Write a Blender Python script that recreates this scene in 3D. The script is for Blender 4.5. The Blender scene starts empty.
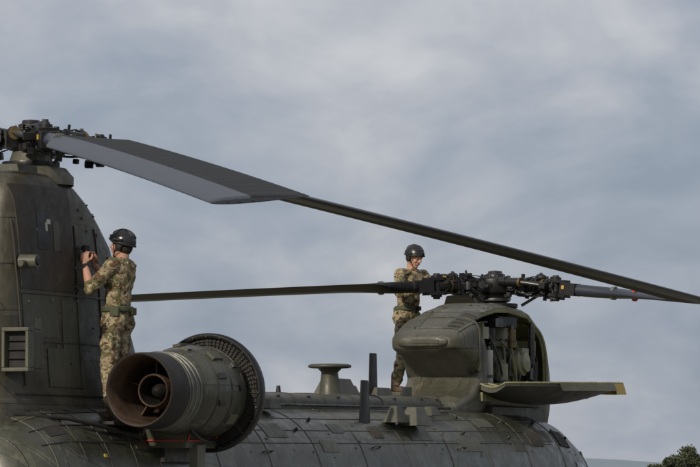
import bpy, bmesh, math, random
from mathutils import Vector, Matrix, Quaternion
random.seed(7)
R=math.radians
scene=bpy.context.scene
COL=scene.collection
# ------------------------------------------------------------ materials
def nodes(mat):
    mat.use_nodes=True
    nt=mat.node_tree
    return nt, nt.nodes['Principled BSDF']
def N(nt,t,**kw):
    n=nt.nodes.new(t)
    for k,v in kw.items(): setattr(n,k,v)
    return n
def L(nt,a,b): nt.links.new(a,b)
def math_n(nt,op,a,b=None):
    n=N(nt,'ShaderNodeMath',operation=op)
    for i,v in enumerate((a,b)):
        if v is None: continue
        if isinstance(v,(int,float)): n.inputs[i].default_value=v
        else: L(nt,v,n.inputs[i])
    return n.outputs[0]
def mixc(nt,fac,a,b,mode='MIX'):
    n=N(nt,'ShaderNodeMix',data_type='RGBA',blend_type=mode)
    if isinstance(fac,(int,float)): n.inputs[0].default_value=fac
    else: L(nt,fac,n.inputs[0])
    for i,v in ((6,a),(7,b)):
        if isinstance(v,tuple): n.inputs[i].default_value=(v[0],v[1],v[2],1)
        else: L(nt,v,n.inputs[i])
    return n.outputs[2]
def ramp(nt,fac,stops,interp='LINEAR'):
    n=N(nt,'ShaderNodeValToRGB'); n.color_ramp.interpolation=interp
    cr=n.color_ramp
    while len(cr.elements)<len(stops): cr.elements.new(0.5)
    for e,(p,c) in zip(cr.elements,stops):
        e.position=p; e.color=(c,c,c,1) if isinstance(c,(int,float)) else (c[0],c[1],c[2],1)
    L(nt,fac,n.inputs[0]); return n.outputs[0]
def noise(nt,vec,scale,detail=5,rough=.55,dist=0):
    n=N(nt,'ShaderNodeTexNoise'); n.inputs['Scale'].default_value=scale
    n.inputs['Detail'].default_value=detail; n.inputs['Roughness'].default_value=rough
    n.inputs['Distortion'].default_value=dist
    if vec is not None: L(nt,vec,n.inputs['Vector'])
    return n.outputs[0]
def mapping(nt,vec,scale=(1,1,1),loc=(0,0,0)):
    n=N(nt,'ShaderNodeMapping'); n.inputs['Scale'].default_value=scale; n.inputs['Location'].default_value=loc
    L(nt,vec,n.inputs['Vector']); return n.outputs[0]

def paint(name,base,rough=.5,metal=0.0,panel=None,var=.45,bump=.15,streak=True,fine=60,spec=.5,rivet=24.0):
    m=bpy.data.materials.new(name); nt,b=nodes(m)
    tc=N(nt,'ShaderNodeTexCoord'); ob=tc.outputs['Object']; uv=tc.outputs['UV']
    n1=noise(nt,ob,1.7,6,.6); n2=noise(nt,ob,9,5,.6)
    v1=ramp(nt,n1,[(.3,1-var),(.7,1)])
    v2=ramp(nt,n2,[(.3,1-var*.4),(.7,1)])
    c=mixc(nt,1,tuple(x*(1+var*.4) for x in base),v1,'MULTIPLY'); c=mixc(nt,1,c,v2,'MULTIPLY')
    if streak:
        st=noise(nt,mapping(nt,ob,(7,7,.8)),3,4,.6)
        sm=ramp(nt,st,[(.52,0),(.75,1)])
        dirt=tuple(x*.4 for x in base)
        c=mixc(nt,math_n(nt,'MULTIPLY',sm,.7),c,dirt)
        sl=noise(nt,mapping(nt,ob,(5,5,.9),(3,1,7)),4,4,.6)
        s2=ramp(nt,sl,[(.56,0),(.78,1)])
        c=mixc(nt,math_n(nt,'MULTIPLY',s2,.45),c,tuple(x*2.0+.012 for x in base))
    h=math_n(nt,'MULTIPLY',noise(nt,ob,fine,3,.6),.12)
    h=math_n(nt,'ADD',h,math_n(nt,'MULTIPLY',noise(nt,ob,2.3,3,.5),1.2))
    if panel:
        pw,ph=panel
        def brick(mortar):
            br=N(nt,'ShaderNodeTexBrick'); br.inputs['Scale'].default_value=1
            br.inputs['Brick Width'].default_value=pw; br.inputs['Row Height'].default_value=ph
            br.inputs['Mortar Size'].default_value=mortar; br.inputs['Mortar Smooth'].default_value=.1
            br.inputs['Color1'].default_value=(.68,.68,.68,1); br.inputs['Color2'].default_value=(1,1,1,1)
            br.offset=.37; br.squash=1
            L(nt,uv,br.inputs['Vector']); return br
        br=brick(.0055); line=br.outputs['Fac']
        band=brick(.03).outputs['Fac']
        c=mixc(nt,1,c,br.outputs['Color'],'MULTIPLY')
        wn=ramp(nt,noise(nt,ob,5,4,.65),[(.48,0),(.68,1)])
        wide=brick(.05).outputs['Fac']
        c=mixc(nt,math_n(nt,'MULTIPLY',math_n(nt,'MULTIPLY',wide,wn),.45),c,tuple(x*2.3+.01 for x in base))
        vo=N(nt,'ShaderNodeTexVoronoi'); vo.inputs['Scale'].default_value=rivet; vo.inputs['Randomness'].default_value=0
        L(nt,uv,vo.inputs['Vector'])
        dot=math_n(nt,'LESS_THAN',vo.outputs['Distance'],.22)
        rv=math_n(nt,'MULTIPLY',dot,band)
        c=mixc(nt,math_n(nt,'MULTIPLY',line,.8),c,tuple(x*.2 for x in base))
        c=mixc(nt,math_n(nt,'MULTIPLY',rv,.5),c,tuple(x*.35 for x in base))
        h=math_n(nt,'SUBTRACT',h,math_n(nt,'MULTIPLY',line,.5))
        h=math_n(nt,'ADD',h,math_n(nt,'MULTIPLY',rv,.2))
        wv=N(nt,'ShaderNodeTexWave',wave_type='BANDS',bands_direction='X'); wv.inputs['Scale'].default_value=.62
        wv.inputs['Distortion'].default_value=1.5; wv.inputs['Detail'].default_value=1
        L(nt,uv,wv.inputs['Vector'])
        h=math_n(nt,'ADD',h,math_n(nt,'MULTIPLY',wv.outputs['Fac'],.35))
    bp=N(nt,'ShaderNodeBump'); bp.inputs['Strength'].default_value=bump; bp.inputs['Distance'].default_value=.03
    L(nt,h,bp.inputs['Height']); L(nt,bp.outputs[0],b.inputs['Normal'])
    L(nt,c,b.inputs['Base Color'])
    rr=ramp(nt,n2,[(.3,max(.05,rough-.1)),(.7,min(1,rough+.15))]); L(nt,rr,b.inputs['Roughness'])
    b.inputs['Metallic'].default_value=metal
    b.inputs['Specular IOR Level'].default_value=spec
    return m

M_FUS=paint('fuselage_paint',(.064,.066,.044),.33,panel=(1.15,.36),bump=.38,spec=.6)
M_PYL=paint('pylon_paint',(.056,.050,.032),.48,panel=(.62,.42),bump=.34)
M_OLIVE=paint('olive_paint',(.056,.057,.037),.5)
M_OLIVEL=paint('worn_olive_paint',(.094,.093,.066),.5)
M_COWL=paint('forward_cowl_paint',(.094,.092,.066),.45,panel=(.7,.5),bump=.2)
M_DARK=paint('dark_hatch_paint',(.024,.019,.014),.55,var=.3)
M_ENG=paint('engine_cowl_paint',(.066,.067,.045),.38,panel=(.5,.4),bump=.3)
M_BLACK=paint('black_rotor_metal',(.011,.011,.012),.4,metal=.2,streak=False)
M_STEEL=paint('dull_steel',(.10,.10,.095),.38,metal=.8,streak=False)
M_BRASS=paint('brass_fitting',(.18,.135,.065),.4,metal=.7,streak=False)
M_YEL=paint('yellow_marking',(.50,.34,.05),.5,streak=False,var=.25)
M_RED=paint('red_marking',(.42,.035,.02),.5,streak=False,var=.15)
M_PRIMER=paint('interior_primer',(.25,.25,.13),.5,var=.5)
M_GEAR=paint('gearbox_casting',(.24,.24,.16),.45,metal=.05)
M_NOZ=paint('heat_stained_nozzle',(.16,.11,.082),.45,metal=.6,streak=False,var=.7)
M_NOZD=paint('sooty_metal',(.022,.02,.018),.55,metal=.3,streak=False)
M_RUB=paint('black_rubber',(.012,.012,.012),.75,streak=False,var=.2)
M_SEAL=paint('grey_ring',(.16,.165,.14),.45,metal=.3)
M_WIN=bpy.data.materials.new('cockpit_glass'); nt,b=nodes(M_WIN); b.inputs['Base Color'].default_value=(.01,.012,.014,1); b.inputs['Roughness'].default_value=.05
M_WHITE=paint('placard_white',(.42,.42,.38),.5,streak=False,var=.4)

def blade_mat():
    m=bpy.data.materials.new('rotor_blade_surface'); nt,b=nodes(m)
    tc=N(nt,'ShaderNodeTexCoord'); uv=tc.outputs['UV']; ob=tc.outputs['Object']
    sx=N(nt,'ShaderNodeSeparateXYZ'); L(nt,uv,sx.inputs[0])
    le=ramp(nt,sx.outputs[1],[(.40,1),(.42,0)])
    st=noise(nt,mapping(nt,uv,(.25,9,1)),5,4,.6)
    c1=mixc(nt,st,(.014,.018,.027),(.042,.050,.070))
    c2=mixc(nt,st,(.006,.006,.007),(.016,.016,.017))
    fr=math_n(nt,'FRACT',math_n(nt,'MULTIPLY',sx.outputs[0],2.6))
    jn=math_n(nt,'LESS_THAN',fr,.05)
    c2=mixc(nt,math_n(nt,'MULTIPLY',jn,.7),c2,(.05,.05,.052))
    c=mixc(nt,le,c2,c1)
    wear=ramp(nt,noise(nt,ob,6,6,.7),[(.55,0),(.72,1)])
    c=mixc(nt,math_n(nt,'MULTIPLY',wear,.25),c,(.06,.056,.045))
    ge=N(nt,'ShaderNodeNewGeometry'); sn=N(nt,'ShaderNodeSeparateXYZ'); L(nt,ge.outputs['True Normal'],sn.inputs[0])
    und=ramp(nt,math_n(nt,'MULTIPLY',sn.outputs[2],-1.0),[(.55,0),(.9,1)])  # downward faces: weathered tan that also paints in warm light from below
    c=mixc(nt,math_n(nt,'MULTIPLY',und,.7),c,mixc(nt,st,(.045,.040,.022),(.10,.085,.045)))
    L(nt,c,b.inputs['Base Color'])
    rg=mixc(nt,le,(.6,.6,.6),(.42,.42,.42)); L(nt,rg,b.inputs['Roughness'])
    L(nt,mixc(nt,le,(.12,.12,.12),(.36,.36,.36)),b.inputs['Specular IOR Level'])
    wv=N(nt,'ShaderNodeTexWave',bands_direction='X'); wv.inputs['Scale'].default_value=1.1; L(nt,uv,wv.inputs['Vector'])
    h=math_n(nt,'ADD',math_n(nt,'MULTIPLY',wv.outputs['Fac'],.2),math_n(nt,'MULTIPLY',st,.3))
    bp=N(nt,'ShaderNodeBump'); bp.inputs['Strength'].default_value=.2; bp.inputs['Distance'].default_value=.01
    L(nt,h,bp.inputs['Height']); L(nt,bp.outputs[0],b.inputs['Normal'])
    return m
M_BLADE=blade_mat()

def camo():
    m=bpy.data.materials.new('camouflage_cloth'); nt,b=nodes(m)
    tc=N(nt,'ShaderNodeTexCoord'); ob=tc.outputs['Object']
    v=mapping(nt,ob,(1,1,1.25))
    a=noise(nt,v,12,4,.55,.6); bb=noise(nt,mapping(nt,ob,(1,1,1.3),(5,2,1)),15,4,.6,.8); d=noise(nt,mapping(nt,ob,(1,1,1.5),(9,4,3)),22,4,.6,.6)
    c=mixc(nt,ramp(nt,noise(nt,v,6,3),[(.4,0),(.6,1)]),(.27,.215,.14),(.36,.30,.20))
    c=mixc(nt,ramp(nt,a,[(.51,0),(.55,1)]),c,(.12,.115,.058))
    c=mixc(nt,ramp(nt,bb,[(.55,0),(.58,1)]),c,(.115,.068,.038))
    c=mixc(nt,ramp(nt,d,[(.60,0),(.62,1)]),c,(.035,.026,.018))
    c=mixc(nt,ramp(nt,noise(nt,mapping(nt,ob,(1,1,1.4),(2,7,8)),24,3),[(.64,0),(.66,1)]),c,(.42,.38,.29))
    L(nt,c,b.inputs['Base Color']); b.inputs['Roughness'].default_value=.9; b.inputs['Specular IOR Level'].default_value=.15
    h=noise(nt,ob,22,4,.6,.8)
    bp=N(nt,'ShaderNodeBump'); bp.inputs['Strength'].default_value=.7; bp.inputs['Distance'].default_value=.02
    L(nt,h,bp.inputs['Height']); L(nt,bp.outputs[0],b.inputs['Normal'])
    return m
M_CAMO=camo()
M_SKIN=paint('skin',(.46,.25,.175),.5,streak=False,var=.15,bump=.08)
M_SKIN.node_tree.nodes['Principled BSDF'].inputs['Subsurface Weight'].default_value=.08
M_BELT=paint('green_belt_webbing',(.075,.085,.045),.8,streak=False)
M_BOOT=paint('brown_boot_leather',(.085,.05,.03),.6,streak=False)
M_HELM=paint('black_helmet_shell',(.012,.012,.014),.25,streak=False,var=.2,bump=.04)
M_HAIR=paint('dark_hair',(.02,.014,.01),.7,streak=False)
M_EYEW=paint('eye_white',(.5,.48,.45),.3,streak=False,var=.05)
M_LIP=paint('lips',(.33,.13,.10),.5,streak=False,var=.1)
M_GLOVE=paint('black_glove',(.02,.02,.02),.8,streak=False)

# ------------------------------------------------------------ geometry builder
def basis(d):
    d=Vector(d).normalized()
    a=Vector((0,0,1)) if abs(d.z)<.9 else Vector((1,0,0))
    x=a.cross(d).normalized(); y=d.cross(x)
    return x,y,d
class B:
    def __init__(s): s.v=[];s.f=[];s.m=[];s.sm=[];s.mats=[];s.uv=[]
    def mi(s,mat):
        if mat not in s.mats: s.mats.append(mat)
        return s.mats.index(mat)
    def add(s,vs,fs,mat,smooth=True,uvs=None):
        o=len(s.v); s.v+= [tuple(p) for p in vs]; k=s.mi(mat)
        s.uv += (uvs if uvs else [(0,0)]*len(vs))
        for f in fs: s.f.append([i+o for i in f]); s.m.append(k); s.sm.append(smooth)
    def rings(s,rs,mat,cap=True,closed=True,smooth=True,uvs=None,shared=False):
        n=len(rs[0]); vs=[p for r in rs for p in r]; fs=[]
        for i in range(len(rs)-1):
            for j in range(n if closed else n-1):
                k=(j+1)%n
                fs.append([i*n+j,i*n+k,(i+1)*n+k,(i+1)*n+j])
        if cap and shared:
            fs.append(list(range(n))[::-1]); fs.append([(len(rs)-1)*n+j for j in range(n)])
        s.add(vs,fs,mat,smooth,uvs)
        if cap and not shared:
            s.add(rs[0],[list(range(n))[::-1]],mat,False); s.add(rs[-1],[list(range(n))],mat,False)
    def cyl(s,p0,p1,r0,r1=None,mat=None,n=20,cap=True,shared=False):
        r1=r0 if r1 is None else r1
        p0=Vector(p0);p1=Vector(p1);x,y,d=basis(p1-p0)
        rs=[[p+(x*math.cos(2*math.pi*i/n)+y*math.sin(2*math.pi*i/n))*r for i in range(n)] for p,r in((p0,r0),(p1,r1))]
        s.rings(rs,mat,cap,shared=shared)
    def lathe(s,p0,axis,prof,mat,n=40,cap=False):
        p0=Vector(p0);x,y,d=basis(axis)
        rs=[[p0+d*a+(x*math.cos(2*math.pi*i/n)+y*math.sin(2*math.pi*i/n))*r for i in range(n)] for a,r in prof]
        us=[(a,.4*2*math.pi*i/n) for a,r in prof for i in range(n)]
        s.rings(rs,mat,cap,uvs=us)
    def box(s,c,size,mat,M=None,taper=1.0):
        c=Vector(c);h=[q/2 for q in size];vs=[]
        for z in(-1,1):
            for y in(-1,1):
                for x in(-1,1):
                    t=taper if z>0 else 1
                    p=Vector((x*h[0]*t,y*h[1]*t,z*h[2]))
                    if M is not None: p=M@p
                    vs.append(c+p)
        s.add(vs,[[0,2,3,1],[4,5,7,6],[0,1,5,4],[2,6,7,3],[0,4,6,2],[1,3,7,5]],mat,False)
    def ell(s,c,rad,mat,M=None,n=16,m=10):
        c=Vector(c)
        vs=[];fs=[]
        for j in range(1,m):
            th=math.pi*j/m
            for i in range(n):
                ph=2*math.pi*i/n
                p=Vector((rad[0]*math.sin(th)*math.cos(ph),rad[1]*math.sin(th)*math.sin(ph),rad[2]*math.cos(th)))
                if M is not None: p=M@p
                vs.append(c+p)
        for j in range(m-2):
            for i in range(n):
                k=(i+1)%n; fs.append([j*n+i,(j+1)*n+i,(j+1)*n+k,j*n+k])
        t=Vector((0,0,rad[2]))
        if M is not None: t=M@t
        vs+= [c+t,c-t]; a=len(vs)-2
        for i in range(n):
            k=(i+1)%n; fs.append([a,i,k]); fs.append([a+1,(m-2)*n+k,(m-2)*n+i])
        s.add(vs,fs,mat,True)
    def caps(s,p0,p1,r0,r1,mat,n=14):
        p0=Vector(p0);p1=Vector(p1);x,y,d=basis(p1-p0); rs=[]
        for a in(-80,-50,-25,0): rs.append((p0+d*r0*math.sin(R(a)),r0*math.cos(R(a))))
        for a in(0,25,50,80): rs.append((p1+d*r1*math.sin(R(a)),r1*math.cos(R(a))))
        rr=[[p+(x*math.cos(2*math.pi*i/n)+y*math.sin(2*math.pi*i/n))*r for i in range(n)] for p,r in rs]
        s.rings(rr,mat,True,shared=True)
    def tube(s,pts,r,mat,n=8,close=False):
        pts=[Vector(p) for p in pts]; rs=[]
        m=len(pts)
        up=None
        for i,p in enumerate(pts):
            a=pts[(i-1)%m] if (close or i>0) else p; b_=pts[(i+1)%m] if (close or i<m-1) else p
            d=(b_-a).normalized()
            if up is None: x,y,_=basis(d); up=x
            x=(up-d*up.dot(d)).normalized(); y=d.cross(x); up=x
            rs.append([p+(x*math.cos(2*math.pi*k/n)+y*math.sin(2*math.pi*k/n))*r for k in range(n)])
        if close: rs.append(rs[0]); s.rings(rs,mat,False)
        else: s.rings(rs,mat,True,shared=True)
    def finish(s,name,parent=None,bevel=0,mods=None):
        me=bpy.data.meshes.new(name); me.from_pydata(s.v,[],s.f)
        for mt in s.mats: me.materials.append(mt)
        me.polygons.foreach_set('material_index',s.m); me.polygons.foreach_set('use_smooth',s.sm)
        uvl=me.uv_layers.new(name='UVMap')
        for l in me.loops: uvl.data[l.index].uv=s.uv[l.vertex_index]
        me.update()
        ob=bpy.data.objects.new(name,me); COL.objects.link(ob)
        if parent: ob.parent=parent
        if bevel:
            w=ob.modifiers.new('bevel','BEVEL'); w.width=bevel; w.segments=2; w.limit_method='ANGLE'; w.angle_limit=R(50)
        return ob
def bez(p0,p1,p2,n=8):
    p0,p1,p2=map(Vector,(p0,p1,p2))
    return [p0*(1-t)**2+p1*2*t*(1-t)+p2*t*t for t in [i/n for i in range(n+1)]]
def empty(name,loc,rz=0,size=1):
    e=bpy.data.objects.new(name,None); COL.objects.link(e); e.location=loc; e.rotation_euler=(0,0,rz); e.empty_display_size=size; return e

# ------------------------------------------------------------ lofted surface with lookup
def interp(st,x):
    if x<=st[0][0]: return st[0][1:]
    for a,b_ in zip(st,st[1:]):
        if x<=b_[0]:
            t=(x-a[0])/(b_[0]-a[0])
            return tuple(p+(q-p)*t for p,q in zip(a[1:],b_[1:]))
    return st[-1][1:]
class Surf:
    """loft along X; ang 90=top, 0=starboard(-Y). stations (x,hw,ztop,zbot,n)"""
    def __init__(s,st): s.st=st
    def raw(s,x,a):
        hw,zt,zb,n=interp(s.st,x); zc=(zt+zb)/2;hz=(zt-zb)/2
        c,q=math.cos(R(a)),math.sin(R(a))
        return Vector((x,-hw*math.copysign(abs(c)**(2/n),c),zc+hz*math.copysign(abs(q)**(2/n),q)))
    def pt(s,x,a,off=0):
        p=s.raw(x,a)
        if off:
            du=s.raw(x+.01,a)-s.raw(x-.01,a); dv=s.raw(x,a+1)-s.raw(x,a-1)
            nn=dv.cross(du).normalized()
            hw,zt,zb,n=interp(s.st,x)
            if nn.dot(p-Vector((x,0,(zt+zb)/2)))<0: nn=-nn
            p=p+nn*off
        return p
    def patch(s,b,x0,x1,a0,a1,off,mat,nx=8,na=8,thick=.0):
        vs=[s.pt(x0+(x1-x0)*i/nx,a0+(a1-a0)*j/na,off) for i in range(nx+1) for j in range(na+1)]
        uv=[(v.x,v.z) for v in vs]
        fs=[[i*(na+1)+j,i*(na+1)+j+1,(i+1)*(na+1)+j+1,(i+1)*(na+1)+j] for i in range(nx) for j in range(na)]
        b.add(vs,fs,mat,True,uv)
        edge=[(x0+(x1-x0)*i/nx,a0) for i in range(nx+1)]+[(x1,a0+(a1-a0)*j/na) for j in range(1,na+1)]+[(x1-(x1-x0)*i/nx,a1) for i in range(1,nx+1)]+[(x0,a1-(a1-a0)*j/na) for j in range(1,na)]
        e1=[s.pt(x,a,off) for x,a in edge]; e0=[s.pt(x,a,-.01) for x,a in edge]; n=len(edge)
        b.add(e1+e0,[[i,(i+1)%n,n+(i+1)%n,n+i] for i in range(n)],mat,False)
    def line(s,b,pts,off,r,mat,n=6):
        b.tube([s.pt(x,a,off) for x,a in pts],r,mat,n)

# =================================================================== HELICOPTER
HX,HY=-2.966,38.0
HEAD=math.atan2(.9186,.3952)
heli=empty('transport_helicopter',(HX,HY,0),HEAD)
def W(lx,ls,z): # heli local -> world
    return Vector((HX+.3952*lx+.9186*ls, HY+.9186*lx-.3952*ls, z))
FUS=Surf([(-1.75,.55,2.45,1.9,2.4),(-1.65,.8,2.66,1.6,2.5),(-1.45,.97,2.82,1.35,2.6),(-1.0,1.08,2.93,1.05,2.7),(0,1.12,2.97,.8,2.75),(2,1.12,2.99,.6,2.8),
 (6,1.12,3.02,.55,2.8),(10,1.12,3.06,.55,2.8),(11.3,1.11,3.06,.55,2.75),(12.2,1.04,3.0,.58,2.7),(12.9,.93,2.82,.62,2.6),(13.4,.78,2.5,.7,2.5),(13.8,.58,2.1,.8,2.3),(14.05,.32,1.8,1.0,2.2),(14.12,.05,1.5,1.3,2)])
b=B()
xs=[-1.75,-1.7,-1.65,-1.55,-1.45,-1.2]+[-1+i*.25 for i in range(49)]+[11.3,11.6,11.9,12.2,12.45,12.7,12.9,13.05,13.2,13.4,13.6,13.8,13.95,14.05,14.1,14.12]
xs=sorted(set(xs)); na=96; rs=[];uvs=[]
for x in xs:
    r=[FUS.pt(x,i*360/na-90) for i in range(na+1)]; rs.append(r)
    arc=0
    for i,p in enumerate(r):
        if i: arc+=(p-r[i-1]).length
        uvs.append((x,arc*(1.0)))
b.rings(rs,M_FUS,True,closed=False,uvs=uvs)
b.finish('fuselage',heli)

# fuselage fittings
b=B()
for a in (72,58,46,36):
    FUS.line(b,[(x/4,a) for x in range(6,46)],.001,.006,M_OLIVE,4)
for x in [1.9,3.1,4.3,5.5,6.7,7.9,9.1,10.3,11.5]:
    FUS.line(b,[(x,10+i*4) for i in range(36)],.0,.007,M_OLIVE,4)
for (x0,x1,a0,a1,m) in [(10.9,11.35,38,48,M_OLIVE),(9.3,9.75,50,60,M_OLIVEL),(7.0,7.6,38,50,M_OLIVE),(5.0,5.3,44,52,M_OLIVE),(3.3,3.8,40,52,M_OLIVE),(2.2,2.8,36,48,M_OLIVE),(8.3,8.9,30,40,M_OLIVEL),(4.5,4.9,30,38,M_OLIVEL),(9.9,10.25,30,38,M_OLIVE)]:
    FUS.patch(b,x0,x1,a0,a1,.006,m)
for k in range(7):
    FUS.patch(b,10.55+k*.06,10.58+k*.06,34,46,.014,M_DARK,2,4)
for k in range(6):
    FUS.patch(b,11.6+k*.07,11.635+k*.07,36,50,.014,M_DARK,2,4)
for k in range(5):
    FUS.patch(b,6.0+k*.06,6.03+k*.06,40,50,.012,M_DARK,2,4)
for x,a in [(8.6,44),(8.9,60),(4.7,56),(4.1,46),(9.9,40),(11.2,56),(12.0,44),(2.9,56),(6.4,60)]:
    p=FUS.pt(x,a,.0); q=FUS.pt(x,a,.035)
    b.cyl(p,q,.02,.015,M_BLACK,8)
for x,a in [(3.0,30),(5.8,33),(8.2,32),(10.0,54)]:
    b.tube([FUS.pt(x,a,0),FUS.pt(x+.02,a,.04),FUS.pt(x+.16,a,.04),FUS.pt(x+.18,a,0)],.008,M_STEEL,6)
for i in range(60):
    x=random.uniform(2,12.3);a=random.uniform(26,66)
    s_=random.uniform(.02,.05)
    FUS.patch(b,x,x+s_,a,a+s_*30,.004,random.choice([M_DARK,M_OLIVEL,M_OLIVE]),2,2)
FUS.patch(b,12.75,13.15,18,40,.006,M_WIN); FUS.patch(b,12.0,12.6,8,26,.006,M_WIN)
FUS.line(b,[(12.72,16),(12.72,42),(13.18,42),(13.18,16),(12.72,16)],.008,.014,M_SEAL)
for a0,a1 in ((60,86),(94,120)): FUS.patch(b,13.15,13.6,a0,a1,.006,M_WIN)
for x in (3,5,7,9):
    c=FUS.pt(x,4,.0); b.cyl(c+Vector((0,.02,0)),c-Vector((0,.015,0)),.2,.19,M_WIN,24)
b.finish('fuselage_fittings',heli)

# drive-shaft tunnel
b=B()
TUN=Surf([(1.4,.34,3.14,2.8,4),(6,.34,3.16,2.8,4),(9.4,.34,3.19,2.8,4)])
x=1.4
while x<9.3:
    x1=min(x+.78,9.35)
    rs=[];uv=[]
    for xx in (x+.004,x1-.004):
        for i in range(25): uv.append((xx,i*.05))
        rs.append([TUN.pt(xx,i*180/24) for i in range(25)])
    b.rings(rs,M_OLIVE,True,False,True,uv)
    b.tube([TUN.pt(x1,i*180/12,.004) for i in range(13)],.010,M_DARK,5)
    for a in (38,142):
        p=TUN.pt((x+x1)/2,a,.0); b.box(p,(.07,.03,.03),M_BLACK)
    x=x1
for ss in(-1,1):
    b.box((5.4,ss*.395,3.0),(7.9,.05,.06),M_OLIVEL)
    b.tube([(1.5,ss*.5,3.0),(5.5,ss*.5,3.025),(9.2,ss*.5,3.05)],.016,M_BLACK,6)
b.finish('drive_shaft_tunnel',heli,.006)

# ------------------------------------------------------------ aft pylon
AP=[(2.75,-1.55,2.7,.60),(3.0,-1.45,2.35,.53),(3.3,-1.36,2.05,.50),(3.8,-1.26,1.75,.47),(4.2,-1.18,1.55,.45),(4.45,-1.14,1.38,.44),(4.7,-1.09,1.08,.42),(4.88,-1.04,.8,.40),(5.0,-.97,.55,.36),(5.06,-.85,.4,.30),(5.09,-.5,.25,.16)]
def ap_raw(z,a):
    aa,ff,hw=interp(AP,z); c0=aa+(ff-aa)*.38
    c,q=math.cos(R(a)),math.sin(R(a))
    n=2.1 if c>0 else 4.5
    ex=(ff-c0) if c>0 else (c0-aa)
    return Vector((c0+ex*math.copysign(abs(c)**(2/n),c), -hw*math.copysign(abs(q)**(2/n),q), z))
def ap_pt(z,a,off=0):   # a=0 front, 90 starboard, 180 aft
    p=ap_raw(z,a)
    if off:
        da=ap_raw(z,a+1)-ap_raw(z,a-1); dz=ap_raw(min(z+.02,5.08),a)-ap_raw(z-.02,a)
        nn=da.cross(dz).normalized()
        if nn.dot(p-Vector((.1,0,z)))<0: nn=-nn
        p=p+nn*off
    return p
b=B(); zs=[2.75+.1*i for i in range(23)]+[4.98,5.0,5.03,5.06,5.075,5.09]; zs=sorted(set(zs)); rs=[];uvs=[]
for z in zs:
    r=[ap_pt(z,i*360/96) for i in range(97)]; rs.append(r); arc=0
    for i,p in enumerate(r):
        if i: arc+=(p-r[i-1]).length
        uvs.append((arc,z))
b.rings(rs,M_PYL,True,closed=False,uvs=uvs)
b.finish('aft_pylon',heli)
def ap_patch(b,z0,z1,x0,x1,off,mat,nz=10,nx=10):
    def ang(z,x):
        aa,ff,hw=interp(AP,z); c0=aa+(ff-aa)*.38
        if x>c0: t=min(1,(x-c0)/(ff-c0)); return math.degrees(math.acos(t**(2.1/2)))
        t=min(1,(c0-x)/(c0-aa)); return 180-math.degrees(math.acos(t**(4.5/2)))
    g=[[ap_pt(z0+(z1-z0)*i/nz,ang(z0+(z1-z0)*i/nz,x0+(x1-x0)*j/nx),off) for j in range(nx+1)] for i in range(nz+1)]
    vs=[p for r in g for p in r]; uv=[(p.x,p.z) for p in vs]
    b.add(vs,[[i*(nx+1)+j,i*(nx+1)+j+1,(i+1)*(nx+1)+j+1,(i+1)*(nx+1)+j] for i in range(nz) for j in range(nx)],mat,True,uv)
    ed=g[0]+[r[-1] for r in g[1:]]+g[-1][:-1][::-1]+[r[0] for r in g[1:-1]][::-1]
    e0=[p+Vector((0,off+.004,0)) for p in ed]; n=len(ed)
    b.add(ed+e0,[[i,(i+1)%n,n+(i+1)%n,n+i] for i in range(n)],mat,False)
b=B()
ap_patch(b,3.98,4.93,-.98,-.02,.010,M_DARK)
ap_patch(b,3.55,3.93,-.98,-.35,.006,M_OLIVE); ap_patch(b,3.45,3.9,-.28,.3,.006,M_OLIVE)
ap_patch(b,3.1,3.45,-.6,.1,.008,M_OLIVE); ap_patch(b,4.05,4.5,.06,.5,.006,M_PYL)
ap_patch(b,4.35,4.7,-.70,-.5,.014,M_BLACK,4,4); ap_patch(b,4.35,4.62,-.40,-.28,.014,M_OLIVE,4,4)
# small faded pale smudge / touch-up mark high on the hatch
ap_patch(b,4.52,4.60,-.56,-.52,.018,M_WHITE,1,1); ap_patch(b,4.585,4.63,-.53,-.46,.0185,M_WHITE,1,1)
ap_patch(b,3.62,3.72,-.8,-.7,.012,M_OLIVEL,2,2); ap_patch(b,3.94,3.955,-1.0,.9,.014,M_OLIVE,2,24)
for zz in (3.5,3.02): ap_patch(b,zz,zz+.012,-1.2,1.2,.012,M_DARK,2,24)
for xx in(-1.03,0.03,.55): ap_patch(b,3.1,4.6,xx,xx+.012,.012,M_DARK,14,1)
for i in range(40):
    z=random.uniform(3.1,4.85); x=random.uniform(-1,.9)
    ap_patch(b,z,z+random.uniform(.012,.03),x,x+random.uniform(.015,.05),.013,random.choice([M_BLACK,M_OLIVEL,M_OLIVEL,M_STEEL]),1,1)
for k in range(16):
    z=3.2+k*.115; aa,ff,hw=interp(AP,z)
    b.box((aa+.008,0,z),(.03,hw*1.0,.05),M_OLIVE)
b.cyl((-1.0,-.43,4.22),(-1.0,-.60,4.22),.065,.06,M_OLIVEL,20); b.cyl((-1.0,-.6,4.22),(-1.0,-.615,4.22),.04,.03,M_BLACK,16)
b.cyl((-1.14,-.5,4.2),(-.9,-.5,4.2),.03,.03,M_OLIVE,12)
bx=(-1.17,-.54,3.42)
b.box((bx[0]+.06,bx[1],bx[2]),(.26,.22,.34),M_OLIVE)
for dz in(-.18,.18): b.box((bx[0]-.09,bx[1],bx[2]+dz),(.12,.27,.035),M_OLIVEL)
for dy in(-.12,.12): b.box((bx[0]-.09,bx[1]+dy,bx[2]),(.12,.03,.325),M_OLIVEL)
b.box((bx[0]-.068,bx[1],bx[2]),(.012,.2,.32),M_RUB)
for dz in(-.08,0,.08): b.box((bx[0]-.085,bx[1],bx[2]+dz),(.03,.2,.012),M_BLACK)
b.lathe((0,0,5.0),(0,0,1),[(-.02,.40),(.06,.40),(.09,.37),(.14,.33),(.16,.22),(.30,.17)],M_OLIVEL,32)
b.box((-.45,0,5.08),(.5,.5,.12),M_OLIVE,taper=.8)
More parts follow.
